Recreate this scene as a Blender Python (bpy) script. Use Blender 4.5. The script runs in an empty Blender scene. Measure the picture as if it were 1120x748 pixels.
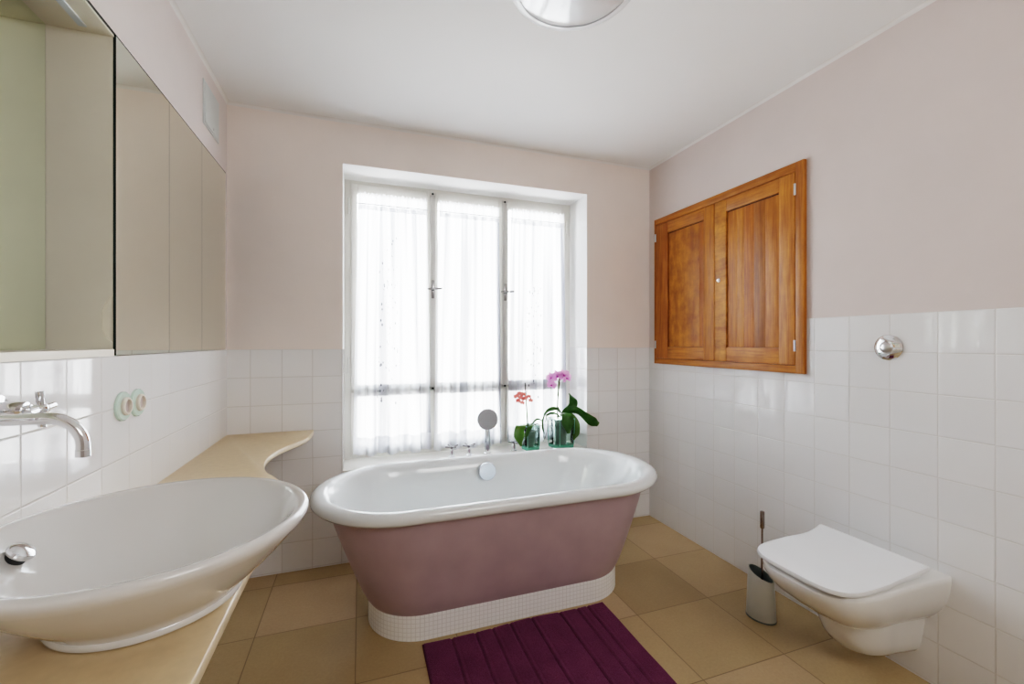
import bpy, bmesh, math, random
from mathutils import Vector, Matrix
random.seed(7)
PI = math.pi
SC = bpy.context.scene
COL = SC.collection

# ------------------------------------------------------------------ room numbers (metres, floor = 0)
EYE = 1.265
YAW = math.radians(19.315)
FPX = 473.7
XL, XR, YB, YF = -0.664, 1.994, 2.654, -1.7
HC = 2.532
ZT = 1.2244            # upper edge of the white tiles
TP = 0.152             # tile pitch
NX0, NX1, NZ0, NZ1, NY = -0.094, 1.479, 0.53, 2.285, 2.91   # window recess


def at(x, y, Y):
    """world point on the vertical plane Y seen at photo position (x, y)"""
    dx, dz = (x - 560) / FPX, (374 - y) / FPX
    c, s = math.cos(YAW), math.sin(YAW)
    a, b = s + dx * c, c - dx * s
    t = Y / b
    return Vector((a * t, Y, EYE + dz * t))


# ------------------------------------------------------------------ materials
MATS = {}


def new_mat(name):
    m = bpy.data.materials.new(name)
    m.use_nodes = True
    nt = m.node_tree
    b = nt.nodes['Principled BSDF']
    MATS[name] = m
    return m, nt, b


def N(nt, typ, **kw):
    n = nt.nodes.new(typ)
    for k, v in kw.items():
        setattr(n, k, v)
    return n


def math_n(nt, op, a, b=None, c=None):
    n = nt.nodes.new('ShaderNodeMath')
    n.operation = op
    for i, v in enumerate((a, b, c)):
        if v is None:
            continue
        if isinstance(v, (int, float)):
            n.inputs[i].default_value = v
        else:
            nt.links.new(v, n.inputs[i])
    return n.outputs[0]


def mix_rgb(nt, fac, a, b, mode='MIX'):
    n = nt.nodes.new('ShaderNodeMix')
    n.data_type = 'RGBA'
    n.blend_type = mode
    for sock, v in ((n.inputs[0], fac), (n.inputs[6], a), (n.inputs[7], b)):
        if isinstance(v, (int, float)):
            sock.default_value = v
        elif isinstance(v, (tuple, list)):
            sock.default_value = (*v, 1.0) if len(v) == 3 else v
        else:
            nt.links.new(v, sock)
    return n.outputs[2]


def ramp(nt, fac, stops):
    n = nt.nodes.new('ShaderNodeValToRGB')
    cr = n.color_ramp
    while len(cr.elements) < len(stops):
        cr.elements.new(0.5)
    for e, (p, col) in zip(cr.elements, stops):
        e.position = p
        e.color = (*col, 1)
    nt.links.new(fac, n.inputs[0])
    return n.outputs[0]


def noise(nt, vec, scale, detail=3, rough=0.5, dim='3D'):
    n = nt.nodes.new('ShaderNodeTexNoise')
    n.inputs['Scale'].default_value = scale
    n.inputs['Detail'].default_value = detail
    n.inputs['Roughness'].default_value = rough
    nt.links.new(vec, n.inputs['Vector'])
    return n.outputs[0]


def bump(nt, h, strength, dist, bsdf, normal=None):
    n = nt.nodes.new('ShaderNodeBump')
    n.inputs['Strength'].default_value = strength
    n.inputs['Distance'].default_value = dist
    nt.links.new(h, n.inputs['Height'])
    if normal is not None:
        nt.links.new(normal, n.inputs['Normal'])
    nt.links.new(n.outputs[0], bsdf.inputs['Normal'])
    return n.outputs[0]


def objco(nt):
    return nt.nodes.new('ShaderNodeTexCoord').outputs['Object']


def sep(nt, v):
    n = nt.nodes.new('ShaderNodeSeparateXYZ')
    nt.links.new(v, n.inputs[0])
    return n.outputs


def comb(nt, x, y, z):
    n = nt.nodes.new('ShaderNodeCombineXYZ')
    for i, v in enumerate((x, y, z)):
        if isinstance(v, (int, float)):
            n.inputs[i].default_value = v
        else:
            nt.links.new(v, n.inputs[i])
    return n.outputs[0]


def plain(name, col, rough=0.5, metal=0.0, nscale=0, namt=0.06, bstr=0.0, coat=0.0, spec=None, aniso=0):
    m, nt, b = new_mat(name)
    b.inputs['Roughness'].default_value = rough
    b.inputs['Metallic'].default_value = metal
    b.inputs['Coat Weight'].default_value = coat
    if spec is not None:
        b.inputs['Specular IOR Level'].default_value = spec
    co = objco(nt)
    f = noise(nt, co, nscale or 6, 3)
    lo = tuple(c * (1 - namt) for c in col)
    hi = tuple(min(1, c * (1 + namt)) for c in col)
    nt.links.new(ramp(nt, f, [(0.3, lo), (0.7, hi)]), b.inputs['Base Color'])
    if bstr:
        bump(nt, f, bstr, 0.002, b)
    return m


PAINT = (0.74, 0.675, 0.645)


def tiled_wall(name, axis, u0, zt, pitch=TP, paint=PAINT, k=1.0):
    """white glazed square tiles up to zt, pale pink limewash above"""
    m, nt, b = new_mat(name)
    co = objco(nt)
    x, y, z = sep(nt, co)
    u = math_n(nt, 'DIVIDE', math_n(nt, 'SUBTRACT', x if axis == 'X' else y, u0), pitch)
    v = math_n(nt, 'DIVIDE', math_n(nt, 'SUBTRACT', z, zt), TP)
    fu, fv = math_n(nt, 'FLOORED_MODULO', u, 1.0), math_n(nt, 'FLOORED_MODULO', v, 1.0)
    du = math_n(nt, 'MINIMUM', fu, math_n(nt, 'SUBTRACT', 1.0, fu))
    dv = math_n(nt, 'MINIMUM', fv, math_n(nt, 'SUBTRACT', 1.0, fv))
    d = math_n(nt, 'MINIMUM', du, dv)
    mr = N(nt, 'ShaderNodeMapRange', interpolation_type='SMOOTHSTEP')
    nt.links.new(d, mr.inputs[0])
    mr.inputs[1].default_value = 0.008
    mr.inputs[2].default_value = 0.02
    tile = mr.outputs[0]                                   # 1 on the tile, 0 on the grout
    cell = comb(nt, math_n(nt, 'FLOOR', u), math_n(nt, 'FLOOR', v), 3.7)
    wn = N(nt, 'ShaderNodeTexWhiteNoise', noise_dimensions='3D')
    nt.links.new(cell, wn.inputs['Vector'])
    tc = ramp(nt, wn.outputs['Value'], [(0.0, (0.82 * k, 0.815 * k, 0.815 * k)), (1.0, (0.85 * k, 0.845 * k, 0.84 * k))])
    tcol = mix_rgb(nt, tile, (0.655, 0.64, 0.62), tc)
    above = math_n(nt, 'GREATER_THAN', z, zt)
    pn = noise(nt, co, 2.2, 5, 0.6)
    pcol = ramp(nt, pn, [(0.3, tuple(c * 0.965 for c in paint)), (0.7, tuple(min(1, c * 1.03) for c in paint))])
    nt.links.new(mix_rgb(nt, above, tcol, pcol), b.inputs['Base Color'])
    r_t = math_n(nt, 'SUBTRACT', 0.55, math_n(nt, 'MULTIPLY', tile, 0.515))
    r = math_n(nt, 'MAXIMUM', r_t, math_n(nt, 'MULTIPLY', above, 0.85))
    nt.links.new(r, b.inputs['Roughness'])
    spec = math_n(nt, 'SUBTRACT', 0.62, math_n(nt, 'MULTIPLY', above, 0.47))
    nt.links.new(spec, b.inputs['Specular IOR Level'])
    # every tile is laid a hair out of plane
    t1 = math_n(nt, 'MULTIPLY', math_n(nt, 'SUBTRACT', fu, 0.5), math_n(nt, 'SUBTRACT', sep(nt, wn.outputs['Color'])[0], 0.5))
    t2 = math_n(nt, 'MULTIPLY', math_n(nt, 'SUBTRACT', fv, 0.5), math_n(nt, 'SUBTRACT', sep(nt, wn.outputs['Color'])[1], 0.5))
    tilt = math_n(nt, 'MULTIPLY', math_n(nt, 'ADD', t1, t2), 0.7)
    wav = math_n(nt, 'MULTIPLY', noise(nt, co, 9, 1), 0.10)
    h = math_n(nt, 'ADD', math_n(nt, 'ADD', tile, tilt), wav)
    inv = math_n(nt, 'SUBTRACT', 1.0, above)
    h = math_n(nt, 'ADD', math_n(nt, 'MULTIPLY', h, inv), math_n(nt, 'MULTIPLY', noise(nt, co, 60, 4), math_n(nt, 'MULTIPLY', above, 0.25)))
    bump(nt, h, 0.5, 0.0016, b)
    return m


def floor_tiles():
    m, nt, b = new_mat('floor_tile')
    co = objco(nt)
    x, y, z = sep(nt, co)
    q = 0.4097
    u = math_n(nt, 'DIVIDE', math_n(nt, 'SUBTRACT', x, 1.6216), q)
    v = math_n(nt, 'DIVIDE', math_n(nt, 'SUBTRACT', y, 2.1118), q)
    fu, fv = math_n(nt, 'FLOORED_MODULO', u, 1.0), math_n(nt, 'FLOORED_MODULO', v, 1.0)
    du = math_n(nt, 'MINIMUM', fu, math_n(nt, 'SUBTRACT', 1.0, fu))
    dv = math_n(nt, 'MINIMUM', fv, math_n(nt, 'SUBTRACT', 1.0, fv))
    d = math_n(nt, 'MINIMUM', du, dv)
    mr = N(nt, 'ShaderNodeMapRange', interpolation_type='SMOOTHSTEP')
    nt.links.new(d, mr.inputs[0])
    mr.inputs[1].default_value = 0.0025
    mr.inputs[2].default_value = 0.0075
    tile = mr.outputs[0]
    wn = N(nt, 'ShaderNodeTexWhiteNoise', noise_dimensions='3D')
    nt.links.new(comb(nt, math_n(nt, 'FLOOR', u), math_n(nt, 'FLOOR', v), 1.3), wn.inputs['Vector'])
    tc = ramp(nt, wn.outputs['Value'], [(0.0, (0.40, 0.297, 0.163)), (0.35, (0.44, 0.33, 0.18)), (0.7, (0.475, 0.352, 0.197)), (1.0, (0.50, 0.365, 0.222))])
    fine = noise(nt, co, 90, 5, 0.7)
    big = noise(nt, co, 5, 3)
    tc = mix_rgb(nt, 0.35, tc, ramp(nt, fine, [(0.3, (0.62, 0.62, 0.62)), (0.7, (1, 1, 1))]), 'MULTIPLY')
    tc = mix_rgb(nt, 0.30, tc, ramp(nt, big, [(0.3, (0.78, 0.76, 0.74)), (0.7, (1, 1, 1))]), 'MULTIPLY')
    nt.links.new(mix_rgb(nt, tile, (0.23, 0.165, 0.09), tc), b.inputs['Base Color'])
    b.inputs['Roughness'].default_value = 0.42
    b.inputs['Specular IOR Level'].default_value = 0.35
    bump(nt, math_n(nt, 'ADD', tile, math_n(nt, 'MULTIPLY', fine, 0.15)), 0.4, 0.0015, b)
    return m


def mosaic():
    m, nt, b = new_mat('small_mosaic')
    uv = nt.nodes.new('ShaderNodeTexCoord').outputs['UV']
    x, y, z = sep(nt, uv)
    fu = math_n(nt, 'FLOORED_MODULO', math_n(nt, 'DIVIDE', x, 0.0185), 1.0)
    fv = math_n(nt, 'FLOORED_MODULO', math_n(nt, 'DIVIDE', y, 0.0185), 1.0)
    d = math_n(nt, 'MINIMUM', math_n(nt, 'MINIMUM', fu, math_n(nt, 'SUBTRACT', 1.0, fu)), math_n(nt, 'MINIMUM', fv, math_n(nt, 'SUBTRACT', 1.0, fv)))
    mr = N(nt, 'ShaderNodeMapRange', interpolation_type='SMOOTHSTEP')
    nt.links.new(d, mr.inputs[0])
    mr.inputs[1].default_value = 0.03
    mr.inputs[2].default_value = 0.11
    nt.links.new(mix_rgb(nt, mr.outputs[0], (0.74, 0.72, 0.69), (0.90, 0.89, 0.87)), b.inputs['Base Color'])
    b.inputs['Roughness'].default_value = 0.3
    bump(nt, mr.outputs[0], 0.6, 0.001, b)
    return m


def wood(name, axis, c0, c1, seed=0.0, blotch=0.25, stretch=14.0):
    m, nt, b = new_mat(name)
    co = objco(nt)
    mp = N(nt, 'ShaderNodeMapping')
    nt.links.new(co, mp.inputs['Vector'])
    mp.inputs['Location'].default_value = (seed, seed * 1.7, seed * 0.6)
    sc = {'Z': (stretch * 2, stretch * 2, 1.6), 'Y': (stretch * 2, 1.6, stretch * 2)}[axis]
    mp.inputs['Scale'].default_value = sc
    g = noise(nt, mp.outputs[0], 2.2, 6, 0.62)
    g2 = noise(nt, mp.outputs[0], 9.0, 3, 0.5)
    bl = noise(nt, comb(nt, sep(nt, co)[0], math_n(nt, 'ADD', sep(nt, co)[1], seed), sep(nt, co)[2]), 14, 4, 0.65)
    col = ramp(nt, g, [(0.25, c0), (0.72, c1)])
    col = mix_rgb(nt, 0.35, col, ramp(nt, g2, [(0.3, (0.72, 0.66, 0.6)), (0.65, (1, 1, 1))]), 'MULTIPLY')
    col = mix_rgb(nt, blotch, col, ramp(nt, bl, [(0.32, (0.5, 0.4, 0.33)), (0.66, (1.2, 1.18, 1.12))]), 'MULTIPLY')
    nt.links.new(col, b.inputs['Base Color'])
    b.inputs['Roughness'].default_value = 0.38
    b.inputs['Specular IOR Level'].default_value = 0.35
    bump(nt, g, 0.12, 0.001, b)
    return m


def glass_pane(name, tint=(1, 1, 1)):
    m, nt, b = new_mat(name)
    nt.nodes.remove(b)
    out = nt.nodes['Material Output']
    tr = N(nt, 'ShaderNodeBsdfTransparent')
    tr.inputs[0].default_value = (*tint, 1)
    gl = N(nt, 'ShaderNodeBsdfGlossy')
    gl.inputs['Roughness'].default_value = 0.02
    mx = N(nt, 'ShaderNodeMixShader')
    fr = N(nt, 'ShaderNodeFresnel')
    fr.inputs[0].default_value = 1.45
    nt.links.new(fr.outputs[0], mx.inputs[0])
    nt.links.new(tr.outputs[0], mx.inputs[1])
    nt.links.new(gl.outputs[0], mx.inputs[2])
    nt.links.new(mx.outputs[0], out.inputs[0])
    return m


def sheer(name, hemz, lace=None, seed=0.0, fold_shade_amt=1.0):
    """sheer white cotton: part of the light passes straight, part is scattered through"""
    m, nt, b = new_mat(name)
    nt.nodes.remove(b)
    out = nt.nodes['Material Output']
    co = objco(nt)
    x, y, z = sep(nt, co)
    uvn = nt.nodes.new('ShaderNodeTexCoord').outputs['UV']
    u, v, _ = sep(nt, uvn)
    tr = N(nt, 'ShaderNodeBsdfTransparent')
    df = N(nt, 'ShaderNodeBsdfDiffuse')
    tl = N(nt, 'ShaderNodeBsdfTranslucent')
    col = (0.93, 0.94, 0.96)
    weave = noise(nt, comb(nt, math_n(nt, 'MULTIPLY', u, 40.0), math_n(nt, 'MULTIPLY', v, 1.2), 0.0), 1.0, 3)
    fold = noise(nt, comb(nt, math_n(nt, 'MULTIPLY', u, 13.0), math_n(nt, 'MULTIPLY', v, 0.5), 2.0 + seed), 1.0, 1)
    fold = ramp(nt, fold, [(0.40, (0, 0, 0)), (0.60, (1, 1, 1))])  # stripes that put the shade of the folds into the cloth colour
    dens = math_n(nt, 'ADD', 0.74, math_n(nt, 'MULTIPLY', weave, 0.12))
    dens = math_n(nt, 'ADD', dens, math_n(nt, 'MULTIPLY', fold, 0.12))
    hem = math_n(nt, 'LESS_THAN', z, hemz)
    dens = math_n(nt, 'ADD', dens, math_n(nt, 'MULTIPLY', hem, 0.20))
    basec = ramp(nt, weave, [(0.3, (0.86, 0.875, 0.91)), (0.7, (0.96, 0.965, 0.975))])
    if lace:
        uc, zlo, zhi, w = lace
        # embroidered sprigs along the middle of the cloth
        vo = N(nt, 'ShaderNodeTexVoronoi')
        vo.inputs['Scale'].default_value = 1.0
        nt.links.new(comb(nt, math_n(nt, 'MULTIPLY', u, 34.0), math_n(nt, 'MULTIPLY', v, 30.0), 0.0), vo.inputs['Vector'])
        dot = math_n(nt, 'LESS_THAN', vo.outputs['Distance'], 0.31)
        wob = math_n(nt, 'MULTIPLY', math_n(nt, 'SINE', math_n(nt, 'MULTIPLY', v, 12.0)), w * 0.55)
        du1 = math_n(nt, 'ABSOLUTE', math_n(nt, 'SUBTRACT', math_n(nt, 'ABSOLUTE', math_n(nt, 'SUBTRACT', u, uc)), math_n(nt, 'ABSOLUTE', wob)))
        du2 = math_n(nt, 'ABSOLUTE', math_n(nt, 'SUBTRACT', u, uc))
        near = math_n(nt, 'MAXIMUM', math_n(nt, 'LESS_THAN', du1, 0.034), math_n(nt, 'LESS_THAN', du2, 0.026))
        zone = math_n(nt, 'MULTIPLY', math_n(nt, 'GREATER_THAN', z, zlo), math_n(nt, 'LESS_THAN', z, zhi))
        rnd = math_n(nt, 'GREATER_THAN', sep(nt, vo.outputs['Color'])[0], 0.30)
        mask = math_n(nt, 'MULTIPLY', math_n(nt, 'MULTIPLY', dot, near), math_n(nt, 'MULTIPLY', zone, rnd))
        basec = mix_rgb(nt, mask, basec, (0.20, 0.20, 0.21))
        dens = math_n(nt, 'MAXIMUM', dens, math_n(nt, 'MULTIPLY', mask, 0.995))
    nt.links.new(basec, df.inputs[0])
    nt.links.new(mix_rgb(nt, math_n(nt, 'MULTIPLY', fold, fold_shade_amt), basec, mix_rgb(nt, 1.0, basec, (0.09, 0.10, 0.13), 'MULTIPLY')), tl.inputs[0])
    m1 = N(nt, 'ShaderNodeMixShader')
    m1.inputs[0].default_value = 0.55
    nt.links.new(df.outputs[0], m1.inputs[1])
    nt.links.new(tl.outputs[0], m1.inputs[2])
    m2 = N(nt, 'ShaderNodeMixShader')
    nt.links.new(dens, m2.inputs[0])
    nt.links.new(tr.outputs[0], m2.inputs[1])
    nt.links.new(m1.outputs[0], m2.inputs[2])
    nt.links.new(m2.outputs[0], out.inputs[0])
    return m


W_BACK = tiled_wall('back_wall_finish', 'X', -0.5562, ZT, TP, (0.85, 0.765, 0.71))  # shared wall paint, lightened here to stand in for light
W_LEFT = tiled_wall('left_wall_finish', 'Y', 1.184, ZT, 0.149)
W_RIGHT = tiled_wall('right_wall_finish', 'Y', 1.4355, ZT + TP, TP, (0.68, 0.60, 0.565), 0.92)  # shared paint and tiles, darkened here to stand in for dimmer light
W_RIGHT_B = tiled_wall('right_wall_far_finish', 'Y', 1.4355, ZT, TP, (0.68, 0.60, 0.565), 0.92)  # far part carries the same darkening
W_REVEAL = tiled_wall('window_reveal_finish', 'Y', 2.654, ZT, TP, (0.80, 0.79, 0.775))
CEIL = plain('ceiling_paint', (0.88, 0.875, 0.865), 0.9, nscale=1.5, namt=0.015, bstr=0.05)
COVE = plain('cornice_paint', (0.80, 0.78, 0.75), 0.85, namt=0.02)
FLOORM = floor_tiles()
MOSAIC = mosaic()
SILL = plain('sill_stone', (0.80, 0.775, 0.72), 0.3, nscale=12, namt=0.02)
FRAME = plain('window_paint', (0.66, 0.645, 0.60), 0.4, namt=0.02)
STRIP = plain('shaded_cover_paint', (0.46, 0.445, 0.415), 0.45, namt=0.03)  # window paint darkened for the shade on the cover strips
CHROME = plain('chrome', (0.80, 0.81, 0.83), 0.06, 1.0, namt=0.01)
TAPM = plain('tap_handle_chrome', (0.30, 0.30, 0.31), 0.2, 1.0, namt=0.02)
STEEL = plain('brushed_steel', (0.62, 0.62, 0.63), 0.28, 1.0, namt=0.03)
LAMP = plain('satin_lamp_metal', (0.80, 0.82, 0.84), 0.16, 0.3, nscale=3, namt=0.04)
LAMPRIM = plain('lamp_glass_rim', (0.86, 0.88, 0.89), 0.15, 0.0, namt=0.01)
DARKM = plain('dark_slot', (0.02, 0.022, 0.022), 0.5)
ENAMEL = plain('white_enamel', (0.765, 0.795, 0.80), 0.12, namt=0.01, coat=0.4)
PORC = plain('white_porcelain', (0.69, 0.685, 0.665), 0.1, namt=0.01, coat=0.5)
SEATM = plain('white_seat_plastic', (0.74, 0.75, 0.76), 0.25, namt=0.01)
MAUVE = plain('mauve_paint', (0.43, 0.325, 0.345), 0.42, nscale=7, namt=0.06)
STONE = plain('beige_counter', (0.56, 0.43, 0.265), 0.33, nscale=40, namt=0.05)
STONEEDGE = plain('lit_counter_edge', (0.62, 0.50, 0.34), 0.35, nscale=30, namt=0.04)  # counter stone lightened for the light caught along its edge
MIRROR = plain('mirror_silver', (0.89, 0.905, 0.81), 0.008, 1.0, namt=0.004)
MIRBACK = plain('greenish_mirror', (0.88, 0.95, 0.83), 0.01, 1.0, namt=0.004)
GEDGE = plain('dark_glass_edge', (0.008, 0.02, 0.016), 0.2)
PANEL = plain('cabinet_panel', (0.86, 0.83, 0.70), 0.45, namt=0.02)
SHELFM = plain('cabinet_shelf', (0.80, 0.74, 0.62), 0.4, namt=0.02)
LED = plain('light_strip_cover', (0.72, 0.80, 0.83), 0.3, namt=0.01)
VENTM = plain('vent_plate', (0.60, 0.63, 0.62), 0.5, namt=0.03)
MINT = plain('mint_glass', (0.60, 0.76, 0.67), 0.1, namt=0.03, coat=0.5)
CREAM = plain('cream_plastic', (0.72, 0.66, 0.58), 0.35, namt=0.02)
PINKGREY = plain('socket_face', (0.44, 0.35, 0.31), 0.4, namt=0.03)
HOLDER = plain('holder_ceramic', (0.56, 0.575, 0.54), 0.3, namt=0.02)
HOLDIN = plain('holder_inside', (0.16, 0.20, 0.20), 0.45)
RODM = plain('brush_rod_metal', (0.30, 0.255, 0.24), 0.25, 1.0, namt=0.03)
BRISTLE = plain('bristles', (0.55, 0.55, 0.53), 0.8)
SPRAY = plain('shower_face', (0.36, 0.36, 0.37), 0.5, namt=0.03)
SPRAYH = plain('shower_chrome', (0.62, 0.67, 0.72), 0.18, 0.9, namt=0.02)
POT = plain('dark_pot', (0.24, 0.28, 0.26), 0.4, nscale=20, namt=0.15)
SOIL = plain('bark_soil', (0.10, 0.075, 0.06), 0.9, nscale=60, namt=0.6, bstr=0.8)
WOODS = {
    'frame_v': wood('frame_wood_upright', 'Z', (0.209, 0.057, 0.006), (0.550, 0.211, 0.034), 1.3),
    'frame_h': wood('frame_wood_level', 'Y', (0.209, 0.057, 0.006), (0.562, 0.213, 0.034), 2.9),
    'stile': wood('stile_wood', 'Z', (0.255, 0.070, 0.008), (0.622, 0.249, 0.040), 4.1),
    'stile_b': wood('stile_wood_dark', 'Z', (0.185, 0.048, 0.006), (0.503, 0.177, 0.028), 5.7),
    'rail': wood('rail_wood', 'Y', (0.262, 0.072, 0.009), (0.622, 0.249, 0.044), 7.7, 0.4),
    'curl': wood('curly_stile_wood', 'Y', (0.309, 0.098, 0.014), (0.695, 0.316, 0.062), 6.3, 0.7, 5.0),
    'burl': wood('mottled_panel_wood', 'Z', (0.231, 0.065, 0.008), (0.599, 0.240, 0.038), 9.1, 0.75, 4.0),
    'p0': wood('panel_plank_wood', 'Z', (0.262, 0.075, 0.008), (0.599, 0.230, 0.034), 11.0),
    'p1': wood('panel_plank_light_wood', 'Z', (0.284, 0.085, 0.010), (0.647, 0.259, 0.044), 13.0),
    'p2': wood('panel_plank_red_wood', 'Z', (0.200, 0.051, 0.006), (0.527, 0.177, 0.028), 15.0),
    'p3': wood('panel_plank_dark_wood', 'Z', (0.161, 0.044, 0.006), (0.443, 0.163, 0.026), 17.0),
    'gap': plain('shadow_gap_wood', (0.085, 0.03, 0.01), 0.6),
}


def leaf_mat(name, lo, hi):
    m, nt, b = new_mat(name)
    co = objco(nt)
    f = noise(nt, co, 30, 3)
    nt.links.new(ramp(nt, f, [(0.3, lo), (0.7, hi)]), b.inputs['Base Color'])
    b.inputs['Roughness'].default_value = 0.3
    b.inputs['Specular IOR Level'].default_value = 0.45
    b.inputs['Subsurface Weight'].default_value = 0.0
    # light shows through the leaf blade
    out = nt.nodes['Material Output']
    tl = N(nt, 'ShaderNodeBsdfTranslucent')
    tl.inputs[0].default_value = (hi[0] * 1.6, hi[1] * 1.5, hi[2], 1)
    mx = N(nt, 'ShaderNodeMixShader')
    mx.inputs[0].default_value = 0.22
    nt.links.new(b.outputs[0], mx.inputs[1])
    nt.links.new(tl.outputs[0], mx.inputs[2])
    nt.links.new(mx.outputs[0], out.inputs[0])
    return m


LEAF = leaf_mat('orchid_leaf', (0.028, 0.095, 0.018), (0.06, 0.17, 0.03))
LEAF2 = leaf_mat('orchid_leaf_light', (0.06, 0.15, 0.022), (0.11, 0.25, 0.04))
STEM = plain('orchid_stem', (0.10, 0.14, 0.05), 0.5, nscale=50, namt=0.3)
STEMD = plain('orchid_stem_tip', (0.05, 0.05, 0.05), 0.6)
ROOT = plain('aerial_root', (0.30, 0.31, 0.27), 0.7)
PETALP = leaf_mat('purple_petal', (0.52, 0.19, 0.56), (0.74, 0.42, 0.78))
PETALD = plain('purple_lip', (0.42, 0.03, 0.33), 0.5)
PETALR = leaf_mat('coral_petal', (0.62, 0.07, 0.085), (0.85, 0.32, 0.32))
PETALRD = plain('coral_lip', (0.75, 0.35, 0.28), 0.5)


def thick_glass(name, tint):
    m, nt, b = new_mat(name)
    nt.nodes.remove(b)
    out = nt.nodes['Material Output']
    lw = N(nt, 'ShaderNodeFresnel')
    lw.inputs[0].default_value = 1.25
    tr = N(nt, 'ShaderNodeBsdfTransparent')
    tr.inputs[0].default_value = (*tint, 1)
    gl = N(nt, 'ShaderNodeBsdfGlossy')
    gl.inputs['Roughness'].default_value = 0.03
    mx = N(nt, 'ShaderNodeMixShader')
    nt.links.new(lw.outputs[0], mx.inputs[0])
    nt.links.new(tr.outputs[0], mx.inputs[1])
    nt.links.new(gl.outputs[0], mx.inputs[2])
    nt.links.new(mx.outputs[0], out.inputs[0])
    return m


VASEG = thick_glass('vase_glass', (0.90, 0.97, 0.94))
VASEB = plain('vase_glass_base', (0.13, 0.50, 0.34), 0.08, namt=0.1, coat=0.6)
VASEE = plain('vase_glass_edge', (0.28, 0.62, 0.48), 0.1, namt=0.1, coat=0.6)


def mat_terry():
    m, nt, b = new_mat('purple_terry')
    co = objco(nt)
    f = noise(nt, co, 260, 3, 0.7)
    g = noise(nt, co, 9, 3, 0.6)
    c = ramp(nt, f, [(0.3, (0.11, 0.030, 0.066)), (0.75, (0.195, 0.066, 0.130))])
    c = mix_rgb(nt, 0.5, c, ramp(nt, g, [(0.3, (0.65, 0.65, 0.65)), (0.7, (1.15, 1.15, 1.15))]), 'MULTIPLY')
    nt.links.new(c, b.inputs['Base Color'])
    b.inputs['Roughness'].default_value = 0.95
    b.inputs['Specular IOR Level'].default_value = 0.1
    b.inputs['Sheen Weight'].default_value = 0.25
    b.inputs['Sheen Tint'].default_value = (0.5, 0.15, 0.4, 1)
    bump(nt, f, 0.9, 0.004, b)
    return m


TERRY = mat_terry()


# ------------------------------------------------------------------ object helpers
def tag(o, label=None, cat=None, group=None, kind=None):
    if label: o['label'] = label
    if cat: o['category'] = cat
    if group: o['group'] = group
    if kind: o['kind'] = kind
    return o


def thing(name, label, cat, loc=(0, 0, 0), rz=0.0, group=None):
    o = bpy.data.objects.new(name, None)
    o.empty_display_size = 0.05
    COL.objects.link(o)
    o.location = loc
    o.rotation_euler = (0, 0, rz)
    return tag(o, label, cat, group)


def link(name, bm, mats, parent=None, smooth=True, angle=38, loc=None):
    bmesh.ops.recalc_face_normals(bm, faces=bm.faces[:])
    if smooth:
        lim = math.radians(angle)
        for f in bm.faces:
            f.smooth = True
        for e in bm.edges:
            if len(e.link_faces) == 2 and e.calc_face_angle(0) > lim:
                e.smooth = False
    me = bpy.data.meshes.new(name)
    bm.to_mesh(me)
    bm.free()
    for m in (mats if isinstance(mats, (list, tuple)) else [mats]):
        me.materials.append(m)
    o = bpy.data.objects.new(name, me)
    COL.objects.link(o)
    if parent is not None:
        o.parent = parent
    if loc is not None:
        o.location = loc
    return o


def box(bm, x0, x1, y0, y1, z0, z1, bev=0.0, seg=2, mi=0):
    vs = [bm.verts.new((x, y, z)) for z in (z0, z1) for y in (y0, y1) for x in (x0, x1)]
    idx = [(0, 2, 3, 1), (4, 5, 7, 6), (0, 1, 5, 4), (2, 6, 7, 3), (0, 4, 6, 2), (1, 3, 7, 5)]
    fs = [bm.faces.new([vs[i] for i in f]) for f in idx]
    for f in fs:
        f.material_index = mi
    if bev > 0:
        es = list({e for f in fs for e in f.edges})
        bmesh.ops.bevel(bm, geom=es, offset=bev, segments=seg, profile=0.6, affect='EDGES', clamp_overlap=True)
    return bm


def B(x0, x1, y0, y1, z0, z1, bev=0.0, seg=2):
    return box(bmesh.new(), x0, x1, y0, y1, z0, z1, bev, seg)


def quad(bm, pts, mi=0):
    f = bm.faces.new([bm.verts.new(p) for p in pts])
    f.material_index = mi
    return f


def loft(rings, cap0=True, cap1=True, bm=None, uvs=False):
    """rings: equal-length closed lists of points"""
    bm = bm or bmesh.new()
    R = [[bm.verts.new(p) for p in r] for r in rings]
    n = len(R[0])
    lay = bm.loops.layers.uv.verify() if uvs else None
    if uvs:
        r0 = rings[0]
        s = [0]
        for i in range(n):
            s.append(s[-1] + (Vector(r0[(i + 1) % n]) - Vector(r0[i])).length)
    for a in range(len(R) - 1):
        for i in range(n):
            j = (i + 1) % n
            f = bm.faces.new((R[a][i], R[a][j], R[a + 1][j], R[a + 1][i]))
            if uvs:
                for lp, (uu, zz) in zip(f.loops, ((s[i], rings[a][i][2]), (s[i + 1], rings[a][j][2]), (s[i + 1], rings[a + 1][j][2]), (s[i], rings[a + 1][i][2]))):
                    lp[lay].uv = (uu, zz)
    if cap0:
        bm.faces.new(R[0][::-1])
    if cap1:
        bm.faces.new(R[-1])
    return bm


def lathe(profile, seg=48, bm=None, cap0=True, cap1=True, M=None):
    """profile: (r, z) from one end to the other, about local Z (then M)"""
    rings = []
    for r, z in profile:
        r = max(r, 1e-4)
        ring = []
        for i in range(seg):
            a = 2 * PI * i / seg
            v = Vector((r * math.cos(a), r * math.sin(a), z))
            ring.append(M @ v if M is not None else v)
        rings.append(ring)
    return loft(rings, cap0, cap1, bm)


def axis_mat(axis, loc=(0, 0, 0)):
    v = Vector(axis).normalized()
    return Matrix.Translation(loc) @ v.to_track_quat('Z', 'Y').to_matrix().to_4x4()


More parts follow.
